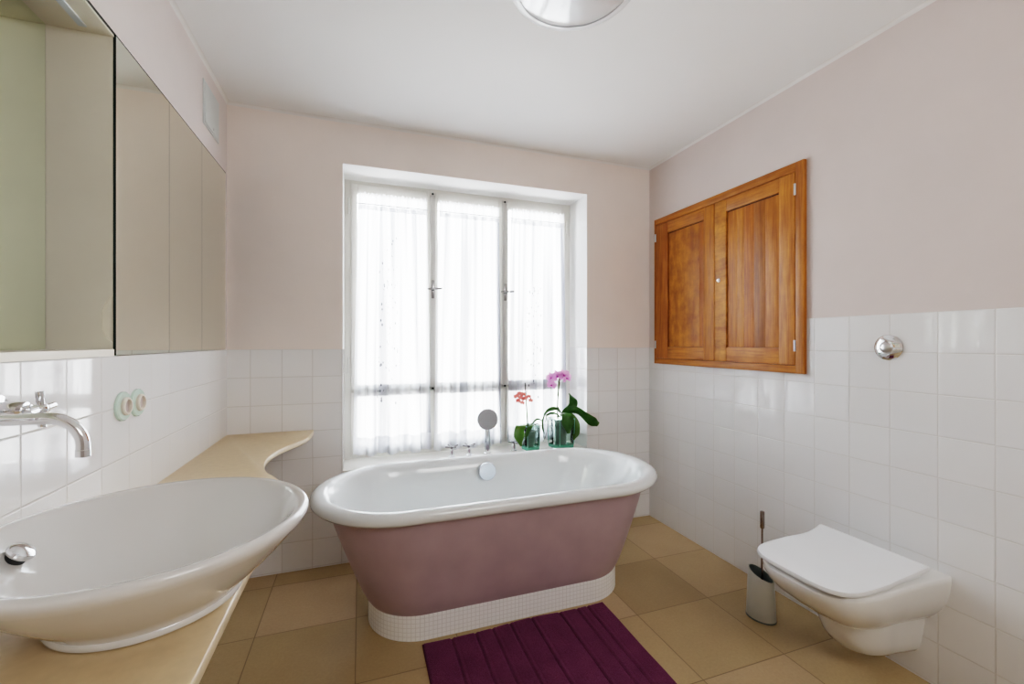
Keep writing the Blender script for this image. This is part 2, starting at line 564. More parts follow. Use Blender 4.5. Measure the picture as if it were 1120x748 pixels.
def tube(path, rad, seg=16, bm=None, caps=True):
    """tube along points; rad a number or a list"""
    P = [Vector(p) for p in path]
    rads = rad if isinstance(rad, (list, tuple)) else [rad] * len(P)
    T = []
    for i in range(len(P)):
        a = P[max(0, i - 1)]
        b = P[min(len(P) - 1, i + 1)]
        T.append((b - a).normalized())
    up = Vector((0, 0, 1)) if abs(T[0].z) < 0.9 else Vector((1, 0, 0))
    u = (up - T[0] * up.dot(T[0])).normalized()
    rings = []
    for p, t, r in zip(P, T, rads):
        u = (u - t * u.dot(t)).normalized()
        w = t.cross(u)
        rings.append([p + (u * math.cos(2 * PI * k / seg) + w * math.sin(2 * PI * k / seg)) * r for k in range(seg)])
    return loft(rings, caps, caps, bm)


def spline(pts, n):
    """Catmull-Rom through pts"""
    P = [Vector(p) for p in pts]
    P = [P[0] * 2 - P[1]] + P + [P[-1] * 2 - P[-2]]
    out = []
    k = len(P) - 3
    for i in range(n + 1):
        t = i / n * k
        s = min(int(t), k - 1)
        f = t - s
        a, b, c, d = P[s:s + 4]
        out.append(0.5 * ((2 * b) + (c - a) * f + (2 * a - 5 * b + 4 * c - d) * f * f + (3 * b - a - 3 * c + d) * f ** 3))
    return out


def copy_tree(o, parent=None):
    c = o.copy()
    COL.objects.link(c)
    if parent is not None:
        c.parent = parent
    for ch in [k for k in bpy.data.objects if k.parent == o]:
        copy_tree(ch, c)
    return c


def stadium(cx, cy, a, b, z, n=96, p=2.0):
    """ring with straight sides and round ends: half length a, half width b"""
    s = a - b
    pts = []
    q = n // 4
    straight = max(2, q // 2)
    arc = n // 2 - straight
    for i in range(arc):                                  # right end
        t = -PI / 2 + PI * i / arc
        pts.append((cx + s + b * math.cos(t), cy + b * math.sin(t), z))
    for i in range(straight):
        pts.append((cx + s - 2 * s * i / straight, cy + b, z))
    for i in range(arc):
        t = PI / 2 + PI * i / arc
        pts.append((cx - s + b * math.cos(t), cy + b * math.sin(t), z))
    for i in range(straight):
        pts.append((cx - s + 2 * s * i / straight, cy - b, z))
    return [Vector(v) for v in pts]


def struct(name, bm, mats, parent=None, smooth=False):
    o = link(name, bm, mats, parent, smooth)
    if parent is None:
        o['kind'] = 'structure'
    return o


# ------------------------------------------------------------------ THE SETTING
TH = 0.10   # wall thickness
struct('floor', B(XL - 0.3, XR + 0.2, YF - 0.1, YB + 0.02, -0.08, 0), FLOORM)
struct('ceiling', B(XL - 0.3, XR + 0.2, YF - 0.1, YB + 0.45, HC, HC + 0.08), CEIL)

bm = bmesh.new()                                           # back wall around the window recess
box(bm, XL - 0.3, NX0, YB, YB + 0.42, 0, HC)
box(bm, NX1, XR + 0.2, YB, YB + 0.42, 0, HC)
box(bm, NX0, NX1, YB, YB + 0.42, NZ1, HC)
box(bm, NX0, NX1, YB, YB + 0.42, 0, NZ0 - 0.02)
for f in bm.faces:
    c = f.calc_center_median()
    n = f.normal
    f.normal_update()
    if abs(f.normal.y) < 0.5 and NX0 - 0.01 < c.x < NX1 + 0.01 and c.z > 0.4:
        f.material_index = 1
struct('wall_back', bm, [W_BACK, W_REVEAL])

# left wall with the recess of the mirror cabinet (Y 0.05 .. 2.621, z 1.2244 .. 2.145)
CY0, CY1, CZ0, CZ1, CD = 0.05, 2.621, ZT, 2.145, 0.151
bm = bmesh.new()
box(bm, XL - 0.3, XL, YF, YB, 0, CZ0)
box(bm, XL - 0.3, XL, YF, YB, CZ1, HC)
box(bm, XL - 0.3, XL, YF, CY0, CZ0, CZ1)
box(bm, XL - 0.3, XL, CY1, YB, CZ0, CZ1)
box(bm, XL - 0.3, XL - CD - 0.02, CY0, CY1, CZ0, CZ1)
struct('wall_left', bm, W_LEFT)

# right wall: one tile row higher on the near side of the wooden hatch
HY0, HY1, HZ0, HZ1 = 1.471, 2.574, 1.113, 2.13
bm = bmesh.new()
box(bm, XR, XR + 0.2, YF, 2.0, 0, HC, mi=0)
box(bm, XR, XR + 0.2, 2.0, YB, 0, HC, mi=1)
struct('wall_right', bm, [W_RIGHT, W_RIGHT_B])
struct('wall_front', B(XL - 0.3, XR + 0.2, YF - 0.1, YF, 0, HC), plain('front_wall_paint', (0.42, 0.38, 0.36), 0.8))


def cove(p0, p1, inward):
    """small quarter-round plaster cornice from p0 to p1 under the ceiling"""
    p0, p1, d = Vector(p0), Vector(p1), Vector(inward)
    sec = [(0, 0)] + [(0.015 * (1 - math.sin(t)), -0.015 * (1 - math.cos(t))) for t in [PI / 2 * i / 6 for i in range(7)]]
    r = []
    for p in (p0, p1):
        r.append([p + d * a + Vector((0, 0, b)) for a, b in sec])
    return loft(r)


struct('trim_1', cove((XL, YB, HC), (XR, YB, HC), (0, -1, 0)), COVE)
struct('trim_2', cove((XL, YF, HC), (XL, YB, HC), (1, 0, 0)), COVE)
struct('trim_3', cove((XR, YF, HC), (XR, YB, HC), (-1, 0, 0)), COVE)

# window sill slab in the recess
bm = B(NX0, NX1, YB - 0.004, NY + 0.02, NZ0 - 0.03, NZ0, 0.003)
struct('trim_4', bm, SILL)

# the window: outer frame, six sashes with panes, two cover strips, handles
win = bpy.data.objects.new('window_1', None)
COL.objects.link(win)
win['kind'] = 'structure'
FY0, FY1 = NY, NY + 0.07
bm = bmesh.new()
box(bm, NX0, -0.054, FY0, FY1, NZ0, NZ1, 0.003)
box(bm, 1.438, NX1, FY0, FY1, NZ0, NZ1, 0.003)
box(bm, -0.054, 1.438, FY0, FY1, 2.262, NZ1, 0.003)
box(bm, -0.054, 1.438, FY0, FY1, NZ0, 0.562, 0.003)
box(bm, -0.054, 1.438, FY0 + 0.012, FY1, 0.94, 0.97, 0.003)
for x in (0.456, 0.962):
    box(bm, x - 0.018, x + 0.018, FY0 + 0.012, FY1, NZ0, NZ1 - 0.01, 0.003)
link('window_frame', bm, FRAME, win)
GX = [(-0.016, 0.416), (0.493, 0.918), (0.992, 1.408)]
SX = [(-0.054, 0.438), (0.474, 0.945), (0.979, 1.438)]
for (g0, g1), (s0, s1) in zip(GX, SX):
    for z0, z1, h0, h1 in ((0.965, 2.262, 0.992, 2.205), (0.562, 0.945, 0.60, 0.918)):
        bm = bmesh.new()
        yy0, yy1 = FY0 - 0.008, FY0 + 0.035
        box(bm, s0, g0, yy0, yy1, z0, z1, 0.004)
        box(bm, g1, s1, yy0, yy1, z0, z1, 0.004)
        box(bm, g0, g1, yy0, yy1, z0, h0, 0.004)
        box(bm, g0, g1, yy0, yy1, h1, z1, 0.004)
        sash = link('sash', bm, FRAME, win)
        link('pane', B(g0, g1, FY0 + 0.012, FY0 + 0.016, h0, h1), glass_pane('pane_glass') if 'pane_glass' not in MATS else MATS['pane_glass'], sash, False)
for x in (0.456, 0.962):
    st = link('cover_strip', B(x - 0.018, x + 0.018, FY0 - 0.022, FY0 + 0.012, 0.965, 2.24, 0.006, 3), STRIP, win)
    for z in (0.957, 2.25):
        link('bolt', lathe([(0.007, 0), (0.007, 0.006), (0.004, 0.009)], 16, M=axis_mat((0, -1, 0), (x, FY0 - 0.012, z))), DARKM, win)
    # espagnolette handle: upright plate, and a lever turned level
    bm = B(x - 0.010, x + 0.010, FY0 - 0.027, FY0 - 0.021, 1.555, 1.675, 0.003)
    hd = link('handle', bm, TAPM, win)
    bm = tube([(x, FY0 - 0.024, 1.614), (x, FY0 - 0.055, 1.614)], 0.008, 12)
    tube([(x - 0.042, FY0 - 0.055, 1.612), (x - 0.02, FY0 - 0.058, 1.614), (x + 0.03, FY0 - 0.058, 1.616), (x + 0.055, FY0 - 0.054, 1.619)], [0.005, 0.0075, 0.0075, 0.006], 12, bm)
    link('lever', bm, TAPM, hd)
for x in (-0.068, 1.452):
    for z in (2.12, 1.12):
        link('hinge', tube([(x, FY0 - 0.004, z - 0.05), (x, FY0 - 0.004, z + 0.05)], 0.006, 10), FRAME, win)

# ------------------------------------------------------------------ CURTAINS (three, one per casement)


def curtain(name, label, x0, x1, xb0, xb1, mat, seed, nf):
    rnd = random.Random(seed)
    ph = [rnd.uniform(0, 6.28) for _ in range(6)]
    o = thing(name, label, 'curtain', ((x0 + x1) / 2, NY - 0.04, 0.56), group='sheer curtains on the window')
    ox, oy, oz = o.location
    zt, zr, zb = 2.198, 2.125, 0.556

    def sheet(za, zb_, nz, off=0.0):
        bm = bmesh.new()
        lay = bm.loops.layers.uv.verify()
        nx = 150
        V = []
        for j in range(nz + 1):
            z = za + (zb_ - za) * j / nz
            k = max(0.0, min(1.0, (zr - z) / (zr - zb)))
            row = []
            for i in range(nx + 1):
                u = i / nx
                flare = k ** 0.8
                xx = (x0 + (xb0 - x0) * flare) + ((x1 + (xb1 - x1) * flare) - (x0 + (xb0 - x0) * flare)) * u
                w = (math.sin(2 * PI * nf * u + ph[0] + 0.7 * math.sin(2 * PI * 1.3 * u + ph[1]))
                     + 0.55 * math.sin(2 * PI * nf * 0.53 * u + ph[2] + k * 1.2) + 0.3 * math.sin(2 * PI * nf * 2.1 * u + ph[3]))
                gather = 0.35 * math.sin(2 * PI * nf * 5 * u + ph[4]) * math.exp(-k * 9)
                amp = 0.004 + 0.013 * k ** 0.6
                if z > zr:
                    amp = 0.005
                yy = amp * w + 0.006 * gather + off
                xx += 0.4 * amp * math.cos(2 * PI * nf * u + ph[0])
                dz = 0.010 * math.sin(2 * PI * nf * 0.5 * u + ph[5]) * k ** 4 if z < 0.9 else 0.0
                if z > zr:
                    dz = 0.006 * math.sin(2 * PI * nf * 2.6 * u + ph[3]) * (z - zr) / 0.07
                row.append(bm.verts.new((xx - ox, yy, z + dz - oz)))
            V.append(row)
        for j in range(nz):
            for i in range(nx):
                f = bm.faces.new((V[j][i], V[j][i + 1], V[j + 1][i + 1], V[j + 1][i]))
                for lp, (a, b) in zip(f.loops, ((i, j), (i + 1, j), (i + 1, j + 1), (i, j + 1))):
                    lp[lay].uv = (a / nx, za + (zb_ - za) * b / nz)
        return bm
    link('cloth', sheet(zr, zb, 70), mat, o, True, 180)
    link('gathered_heading', sheet(zt, zr - 0.03, 8, -0.004), SHH, o, True, 180)
    link('hem', sheet(0.668, zb + 0.002, 6, -0.005), SHH, o, True, 180)
    link('rod', tube([(x0 - ox - 0.01, -0.008, zr - oz + 0.005), (x1 - ox + 0.01, -0.008, zr - oz + 0.005)], 0.0035, 8), STEEL, o)
    return o


SH1 = sheer('sheer_cotton_left', -9, lace=(0.43, 0.30, 1.40, 0.20))
SH2 = sheer('sheer_cotton_middle', -9, seed=5.3)
SHH = sheer('sheer_cotton_hem', -9, seed=3.0, fold_shade_amt=0.35)
SH3 = sheer('sheer_cotton_right', -9, lace=(0.44, 0.30, 1.10, 0.18), seed=9.1)
curtain('curtain', 'sheer white curtain with embroidered sprigs on the left casement of the window', -0.012, 0.412, -0.042, 0.445, SH1, 3, 7)
curtain('curtain', 'plain sheer white curtain with deep folds on the middle casement', 0.496, 0.915, 0.465, 0.935, SH2, 9, 8)
curtain('curtain', 'sheer embroidered white curtain on the right casement behind the orchids', 0.995, 1.405, 0.965, 1.425, SH3, 15, 7)

# ------------------------------------------------------------------ BATHTUB
TX, TY = 0.655, 2.09
tub = thing('bathtub', 'mauve freestanding bathtub with white rolled rim in front of the window', 'bathtub', (TX, TY, 0))
# painted outside
rings = []
PH = 0.112
for k in range(15):
    t = k / 14
    z = PH - 0.02 + (0.562 - PH + 0.02) * t
    e = t ** 0.82
    a = 0.622 + (0.800 - 0.622) * e
    b = 0.226 + (0.345 - 0.226) * (t ** 0.72)
    rings.append(stadium(0.01 * (1 - t), 0, a, b, z))
link('body', loft(rings, True, False), MAUVE, tub, True, 60)
# white enamelled inside and roll rim as one skin
prof = [(0.800, 0.345, 0.556), (0.828, 0.362, 0.548), (0.852, 0.378, 0.553), (0.864, 0.388, 0.566), (0.865, 0.389, 0.581), (0.857, 0.383, 0.595),
        (0.842, 0.371, 0.603), (0.822, 0.356, 0.604), (0.803, 0.342, 0.598), (0.786, 0.330, 0.585), (0.770, 0.318, 0.560), (0.752, 0.308, 0.52),
        (0.725, 0.293, 0.45), (0.695, 0.276, 0.37), (0.66, 0.256, 0.29), (0.62, 0.232, 0.225), (0.56, 0.196, 0.185), (0.47, 0.14, 0.17), (0.34, 0.06, 0.168)]
link('rim', loft([stadium(0, 0, a, b, z) for a, b, z in prof], False, True), ENAMEL, tub, True, 60)
link('plinth', loft([stadium(0.012, 0, 0.632, 0.235, z) for z in (0.0, PH * 0.5, PH - 0.004)] + [stadium(0.012, 0, 0.628, 0.231, PH)], True, True, uvs=True), MOSAIC, tub, True, 40)
# round chrome overflow on the inner long side
oc = (0.026, 0.302, 0.528)
cap = link('overflow_cap', lathe([(0.050, 0.014), (0.050, 0.032), (0.047, 0.036), (0.0, 0.038)], 40, M=axis_mat((0, -1, 0.12), oc)), SPRAYH, tub)
link('collar', lathe([(0.036, -0.012), (0.036, 0.013)], 32, M=axis_mat((0, -1, 0.12), oc)), DARKM, cap)  # near-black, stands in for the shadow behind the cap

# ------------------------------------------------------------------ TAPS on the sill, hand shower
TAPY = 2.75
tp = thing('bath_tap', 'left chrome cross tap of the two standing left of the hand shower', 'tap', (0.554, TAPY, NZ0), 0.35, 'chrome cross taps on the sill')
link('tap_body', lathe([(0.021, 0), (0.021, 0.005), (0.0135, 0.009), (0.0125, 0.04), (0.009, 0.044), (0.008, 0.056)], 28), CHROME, tp)
bm = bmesh.new()
for k in range(4):
    a = PI / 2 * k
    tube([(0.0, 0, 0.058), (0.022 * math.cos(a), 0.022 * math.sin(a), 0.062), (0.046 * math.cos(a), 0.046 * math.sin(a), 0.068)], [0.0065, 0.0055, 0.0048], 12, bm)
lathe([(0.009, 0.050), (0.010, 0.064), (0.006, 0.068), (0.0, 0.069)], 20, bm)
link('cross_handle', bm, TAPM, tp)
for x, lab in ((0.668, 'chrome cross tap standing next to the hand shower, on its left'), (0.977, 'single chrome cross tap to the right of the hand shower')):
    c = copy_tree(tp)
    c.location.x = x
    c['label'] = lab
hs = thing('hand_shower', 'chrome hand shower with round grey spray head standing on the sill', 'shower', (0.793, TAPY, NZ0))
link('holder', lathe([(0.026, 0), (0.026, 0.006), (0.019, 0.010), (0.019, 0.03)], 28), CHROME, hs)
link('handle', tube([(0, 0, 0.02), (0, 0.002, 0.10), (0, 0.006, 0.15), (0, 0.013, 0.175)], [0.019, 0.019, 0.018, 0.015], 20), SPRAYH, hs)
M = axis_mat((-0.18, -1, 0.03), (0, 0.0, 0.225))
hd = link('spray_head', lathe([(0.0, -0.022), (0.050, -0.018), (0.069, -0.006), (0.071, 0.004), (0.068, 0.010)], 48, M=M, cap1=False), SPRAYH, hs)
link('spray_face', lathe([(0.068, 0.009), (0.065, 0.0115), (0.0, 0.012)], 48, M=M), SPRAY, hs)

# ------------------------------------------------------------------ ORCHIDS in glass vases


def vase(label, cx, cy, w, h, rz):
    o = thing('glass_vase', label, 'vase', (cx, cy, NZ0), rz, 'square glass vases on the sill')
    a = w / 2
    t = 0.006
    def sq(s, z):
        r = 0.012
        pts = []
        for qx, qy, a0 in ((1, 1, 0), (-1, 1, 90), (-1, -1, 180), (1, -1, 270)):
            for k in range(4):
                an = math.radians(a0 + 30 * k)
                pts.append(Vector((qx * (s - r) + r * math.cos(an), qy * (s - r) + r * math.sin(an), z)))
        return pts
    b0 = 0.022
    link('wall', loft([sq(a * 0.93, b0), sq(a, h), sq(a - t, h), sq(a * 0.93 - t, b0)], False, False), VASEG, o, True, 40)
    link('base', loft([sq(a * 0.90, 0.0), sq(a * 0.93, 0.005), sq(a * 0.93, b0)]), VASEB, o, True, 40)
    bm = bmesh.new()
    r1, r2 = sq(a + 0.0008, h - 0.003), sq(a - t - 0.0008, h - 0.003)
    r3, r4 = sq(a + 0.0008, h + 0.002), sq(a - t - 0.0008, h + 0.002)
    loft([r1, r3, r4, r2], False, False, bm)
    for qx, qy in ((1, 1), (1, -1), (-1, 1), (-1, -1)):
        f0, f1 = a * 0.93 - 0.0035, a - 0.0035
        tube([(qx * f0, qy * f0, b0), (qx * f1, qy * f1, h)], 0.0026, 8, bm)
    link('edge', bm, VASEE, o)
    return o


def leaf_bm(pts, widths, fold=0.25, side=None, n=22, thick=0.0016):
    """blade along pts (local), widths = half widths; side = direction of the blade's width"""
    P = spline(pts, n)
    S = Vector(side).normalized() if side else None
    bm = bmesh.new()
    m = 6
    rows_t, rows_b = [], []
    for i, p in enumerate(P):
        t = (P[min(n, i + 1)] - P[max(0, i - 1)]).normalized()
        s = S - t * S.dot(t)
        s.normalize()
        nrm = s.cross(t)
        u = i / n * (len(widths) - 1)
        k = min(int(u), len(widths) - 2)
        f = u - k
        f = f * f * (3 - 2 * f)
        w = widths[k] * (1 - f) + widths[k + 1] * f
        rt, rb = [], []
        for j in range(m + 1):
            q = j / m * 2 - 1
            pos = p + s * (q * w) + nrm * (fold * w * (abs(q) ** 1.4))
            rt.append(bm.verts.new(pos + nrm * thick))
            rb.append(bm.verts.new(pos - nrm * thick * (1 - abs(q)) ))
        rows_t.append(rt)
        rows_b.append(rb)
    for i in range(n):
        for j in range(m):
            bm.faces.new((rows_t[i][j], rows_t[i][j + 1], rows_t[i + 1][j + 1], rows_t[i + 1][j]))
            bm.faces.new((rows_b[i][j], rows_b[i + 1][j], rows_b[i + 1][j + 1], rows_b[i][j + 1]))
        for j, d in ((0, 1), (m, -1)):
            bm.faces.new((rows_t[i][j], rows_t[i + 1][j], rows_b[i + 1][j], rows_b[i][j]))
    bm.faces.new(rows_t[0] + rows_b[0][::-1])
    bm.faces.new(rows_t[n][::-1] + rows_b[n])
    return bm


def petal(bm, M, L, W, cup, mi=0):
    n, m = 7, 4
    rows = []
    for i in range(n + 1):
        t = i / n
        w = W * (math.sin(PI * min(1, t * 0.92 + 0.08)) ** 0.65)
        rows.append([bm.verts.new(M @ Vector((w * (j / m * 2 - 1), L * t, cup * (t * t) * L + 0.25 * w * ((j / m * 2 - 1) ** 2)))) for j in range(m + 1)])
    for i in range(n):
        for j in range(m):
            f = bm.faces.new((rows[i][j], rows[i][j + 1], rows[i + 1][j + 1], rows[i + 1][j]))
            f.material_index = mi


def flower(parent, loc, facing, size, mats, seed):
    rnd = random.Random(seed)
    F = axis_mat(facing, loc) @ Matrix.Rotation(rnd.uniform(-0.4, 0.4), 4, 'Z')
    bm = bmesh.new()
    for ang, L, W in ((0, 1.0, 0.33), (125, 0.95, 0.30), (235, 0.95, 0.30), (72, 1.0, 0.55), (288, 1.0, 0.55)):
        petal(bm, F @ Matrix.Rotation(math.radians(ang), 4, 'Z') @ Matrix.Translation((0, 0.04 * size, -0.001 if W > 0.4 else -0.003)), size * L, size * W, 0.12)
    fl = link('flower', bm, mats[0], parent, True, 180)
    bm = bmesh.new()
    petal(bm, F @ Matrix.Rotation(PI, 4, 'Z') @ Matrix.Rotation(0.7, 4, 'X'), size * 0.5, size * 0.22, 0.5)
    lathe([(0.09 * size, 0), (0.11 * size, 0.1 * size), (0.05 * size, 0.2 * size), (0, 0.21 * size)], 12, bm, M=F)
    link('lip', bm, mats[1], fl, True, 180)
    return fl


def pot_part(o, r0, r1, z0, z1):
    p = link('nursery_pot', lathe([(0.0, z0), (r0 * 0.96, z0), (r0, z0 + 0.004), (r1, z1 - 0.008), (r1 + 0.004, z1 - 0.008), (r1 + 0.004, z1), (r1 - 0.002, z1), (r1 - 0.004, z1 - 0.015)], 28, cap1=False), POT, o)
    bm = lathe([(r1 - 0.004, z1 - 0.02), (r1 * 0.6, z1 - 0.008), (0, z1 - 0.004)], 20, cap0=True)
    rnd = random.Random(4)
    for _ in range(16):
        a, r = rnd.uniform(0, 6.28), rnd.uniform(0, r1 * 0.8)
        bmesh.ops.create_icosphere(bm, subdivisions=1, radius=rnd.uniform(0.005, 0.009), matrix=Matrix.Translation((r * math.cos(a), r * math.sin(a), z1 - 0.008)))
    link('bark', bm, SOIL, p)


CAMDIR = Vector((-0.42, -0.9, 0.05))
# small coral orchid
V1 = (1.103, 2.765)
vase('smaller square glass vase holding the coral orchid, beside the single tap', V1[0], V1[1], 0.105, 0.165, 0.12)
o1 = thing('potted_orchid', 'small orchid with coral red flowers standing in the smaller glass vase', 'orchid', (V1[0], V1[1], NZ0 + 0.0225), group='orchids on the sill')
O1 = Vector(o1.location)
L1 = lambda x, y, dY=0.0: at(x, y, V1[1] + dY) - O1
pot_part(o1, 0.027, 0.036, 0.0, 0.105)
link('leaf', leaf_bm([L1(579.5, 466, -0.01), L1(574, 464.5, -0.05), L1(569.5, 467, -0.085), L1(568.6, 476, -0.10), L1(570, 488, -0.10)], [0.010, 0.020, 0.032, 0.040, 0.008], 0.2, (1, 0.15, 0.1)), LEAF2, o1, True, 60)
link('leaf', leaf_bm([L1(580, 468, 0), L1(582.5, 462, -0.02), L1(587, 457.6, -0.04), L1(592, 459, -0.05), L1(593.5, 463, -0.055)], [0.008, 0.016, 0.016, 0.013, 0.003], 0.3, (0.35, 0.75, -0.5)), LEAF, o1, True, 60)
link('leaf', leaf_bm([L1(581, 463, -0.03), L1(579.5, 467, -0.075), L1(577, 474, -0.085), L1(574, 482, -0.085)], [0.010, 0.017, 0.016, 0.004], 0.2, (1, 0.3, 0.2)), LEAF, o1, True, 60)
link('leaf', leaf_bm([L1(580, 468, 0), L1(583, 465, -0.03), L1(588, 463, -0.04), L1(593, 466, -0.04)], [0.008, 0.018, 0.018, 0.005], 0.2, (0.2, 0.9, -0.3)), LEAF, o1, True, 60)
st = link('stem', tube(spline([L1(577.5, 470, 0), L1(576.6, 455, 0), L1(575.5, 440, -0.005), L1(574.8, 430, -0.005)], 24), 0.0052, 10), STEM, o1)
link('stem_tip', tube(spline([L1(574.8, 430, -0.005), L1(574.4, 418.5, -0.005)], 6), [0.0040] * 6 + [0.0028], 8), STEMD, st)
for k, (x, y, sz) in enumerate(((565, 433.5, 0.021), (568.3, 430.8, 0.021), (572.3, 431.5, 0.021), (570.2, 435.8, 0.022), (566.6, 438.6, 0.019), (574.3, 436, 0.021), (578, 434, 0.020), (580.3, 438, 0.018), (571.5, 440.6, 0.018))):
    v = L1(x, y, -0.02 - 0.006 * (k % 3))
    flower(o1, v, CAMDIR + Vector((0.35 * math.sin(k * 2.1), 0, 0.3 * math.cos(k * 1.7))), sz, (PETALR, PETALRD), k)
bm = bmesh.new()
for x, y in ((565, 434), (569.5, 432), (572.5, 436), (577, 435), (579, 437.5)):
    tube([L1(574.9, 436, -0.004), (L1(574.9, 434, -0.01) + L1(x, y, -0.016)) / 2 + Vector((0, 0, 0.006)), L1(x, y, -0.015)], 0.0014, 6, bm)
link('flower_stalks', bm, STEM, o1)

# larger purple orchid
V2 = (1.330, 2.755)
vase('larger square glass vase holding the purple orchid, nearest the right reveal', V2[0], V2[1], 0.142, 0.20, 0.25)
o2 = thing('potted_orchid', 'larger orchid with purple flowers and long drooping leaves in the larger glass vase', 'orchid', (V2[0], V2[1], NZ0 + 0.0225), group='orchids on the sill')
O2 = Vector(o2.location)
L2 = lambda x, y, dY=0.0: at(x, y, V2[1] + dY) - O2
pot_part(o2, 0.037, 0.046, 0.0, 0.160)
BASE = (611, 455)
link('leaf', leaf_bm([L2(614, 455, 0), L2(619, 449, 0.0), L2(625.5, 445, -0.01), L2(627.2, 438, -0.015), L2(622.6, 430, -0.02)], [0.011, 0.018, 0.030, 0.030, 0.004], 0.25, (0.8, -0.5, -0.5)), LEAF, o2, True, 60)
link('leaf', leaf_bm([L2(614, 455, -0.01), L2(620, 449.5, -0.045), L2(630, 449, -0.085), L2(640, 456, -0.135), L2(648, 461.5, -0.155), L2(654.5, 464.5, -0.165)], [0.012, 0.024, 0.030, 0.035, 0.037, 0.017], 0.18, (-0.3, -0.25, 0.92)), LEAF, o2, True, 60)
link('leaf', leaf_bm([L2(614, 454, -0.02), L2(618, 451.5, -0.07), L2(621, 455, -0.105), L2(621.5, 463, -0.115), L2(622, 474, -0.115)], [0.012, 0.026, 0.040, 0.043, 0.012], 0.22, (1, -0.2, 0.0)), LEAF, o2, True, 60)
link('leaf', leaf_bm([L2(616, 454, 0.0), L2(624, 455, -0.02), L2(629.5, 463, -0.045), L2(630, 473, -0.055), L2(627.5, 481, -0.06)], [0.012, 0.022, 0.026, 0.024, 0.005], 0.25, (0.8, -0.6, 0.0)), LEAF2, o2, True, 60)
link('leaf', leaf_bm([L2(613, 452, 0), L2(609, 447.5, -0.03), L2(601, 449, -0.05), L2(595, 457, -0.065), L2(594.5, 467, -0.07), L2(595.5, 474, -0.07)], [0.012, 0.016, 0.018, 0.022, 0.019, 0.004], 0.3, (0.5, 0.6, 0.4)), LEAF, o2, True, 60)
link('leaf', leaf_bm([L2(612, 456, 0), L2(606, 452.5, -0.03), L2(599, 454.5, -0.05), L2(596.5, 462, -0.06)], [0.010, 0.013, 0.013, 0.004], 0.3, (0.4, 0.8, 0.3)), LEAF, o2, True, 60)
link('root', tube(spline([L2(600, 459, -0.05), L2(598.5, 470, -0.08), L2(596.5, 478, -0.085), L2(594, 483, -0.085)], 12), 0.003, 8), ROOT, o2)
st2 = link('stem', tube(spline([L2(610, 458, 0), L2(609.8, 445, 0), L2(610.3, 432, -0.004), L2(611.5, 420, -0.008), L2(612, 412, -0.012)], 24), 0.0060, 10), STEM, o2)
for y in (446, 432):
    bm = bmesh.new()
    bmesh.ops.create_icosphere(bm, subdivisions=2, radius=0.0085, matrix=Matrix.Translation(L2(610.2, y, -0.003)))
    link('node', bm, STEM, st2)
for k, (x, y, sz) in enumerate(((603, 413, 0.040), (603.5, 421, 0.036), (609.5, 411.5, 0.045), (616.5, 410, 0.042), (619.5, 413.5, 0.040))):
    flower(o2, L2(x, y, -0.03 - 0.012 * (k % 2)), CAMDIR + Vector((0.5 * (k - 2) / 2, 0, 0.15 * (k % 3 - 1))), sz, (PETALP, PETALD), 20 + k)
bm = bmesh.new()
for x, y in ((603, 413), (603.5, 421), (609.5, 411.5), (616.5, 410), (619.5, 413.5)):
    tube([L2(611.6, 417, -0.01), (L2(611.6, 413, -0.015) + L2(x, y, -0.02)) / 2, L2(x, y, -0.028)], 0.0018, 6, bm)
link('flower_stalks', bm, STEM, o2)

# ------------------------------------------------------------------ COUNTER with curved end
CZ = 0.774
edge = [(-0.228, -0.35), (-0.228, 0.3), (-0.228, 0.8), (-0.227, 1.1), (-0.221, 1.32), (-0.214, 1.45), (-0.217, 1.55), (-0.242, 1.66), (-0.290, 1.77), (-0.336, 1.86), (-0.361, 1.96), (-0.369, 2.06), (-0.358, 2.17),
        (-0.328, 2.27), (-0.285, 2.36), (-0.258, 2.44), (-0.248, 2.53), (-0.246, 2.60), (-0.246, YB + 0.005)]
E2 = [Vector((p.x, p.y, 0)) for p in spline([(x, y, 0) for x, y in edge], 130)]
ctr = thing('washstand_counter', 'beige stone counter along the left wall with an S-curved far end', 'counter', (XL, 1.0, CZ))
bm = bmesh.new()
rings = [[], [], [], []]
outl = [Vector((XL - 0.005, YB + 0.005, 0)), Vector((XL - 0.005, -0.35, 0))]
def inset(i, d):
    a, b = E2[max(0, i - 1)], E2[min(len(E2) - 1, i + 1)]
    t = (b - a).normalized()
    return E2[i] + Vector((-t.y, t.x, 0)) * d
lv = ((0.0025, CZ), (0.0, CZ - 0.0025), (0.0, CZ - 0.0215), (0.0025, CZ - 0.024))
org = Vector((XL, 1.0, CZ))
R = [[bm.verts.new(inset(i, d) + Vector((0, 0, z)) - org) for i in range(len(E2))] + [bm.verts.new(o_ + Vector((0, 0, z)) - org) for o_ in outl] for d, z in lv]
n = len(R[0])
for a in range(3):
    for i in range(n):
        j = (i + 1) % n
        f = bm.faces.new((R[a][i], R[a][j], R[a + 1][j], R[a + 1][i]))
        f.material_index = 1
bm.faces.new(R[0])
bm.faces.new(R[3][::-1])
link('slab', bm, [STONE, STONEEDGE], ctr, True, 50)
# steel wall bracket carrying the slab
link('wall_bracket', B(0.0, 0.012, -1.3, 1.6, -0.064, -0.024, 0.002), STEEL, ctr)

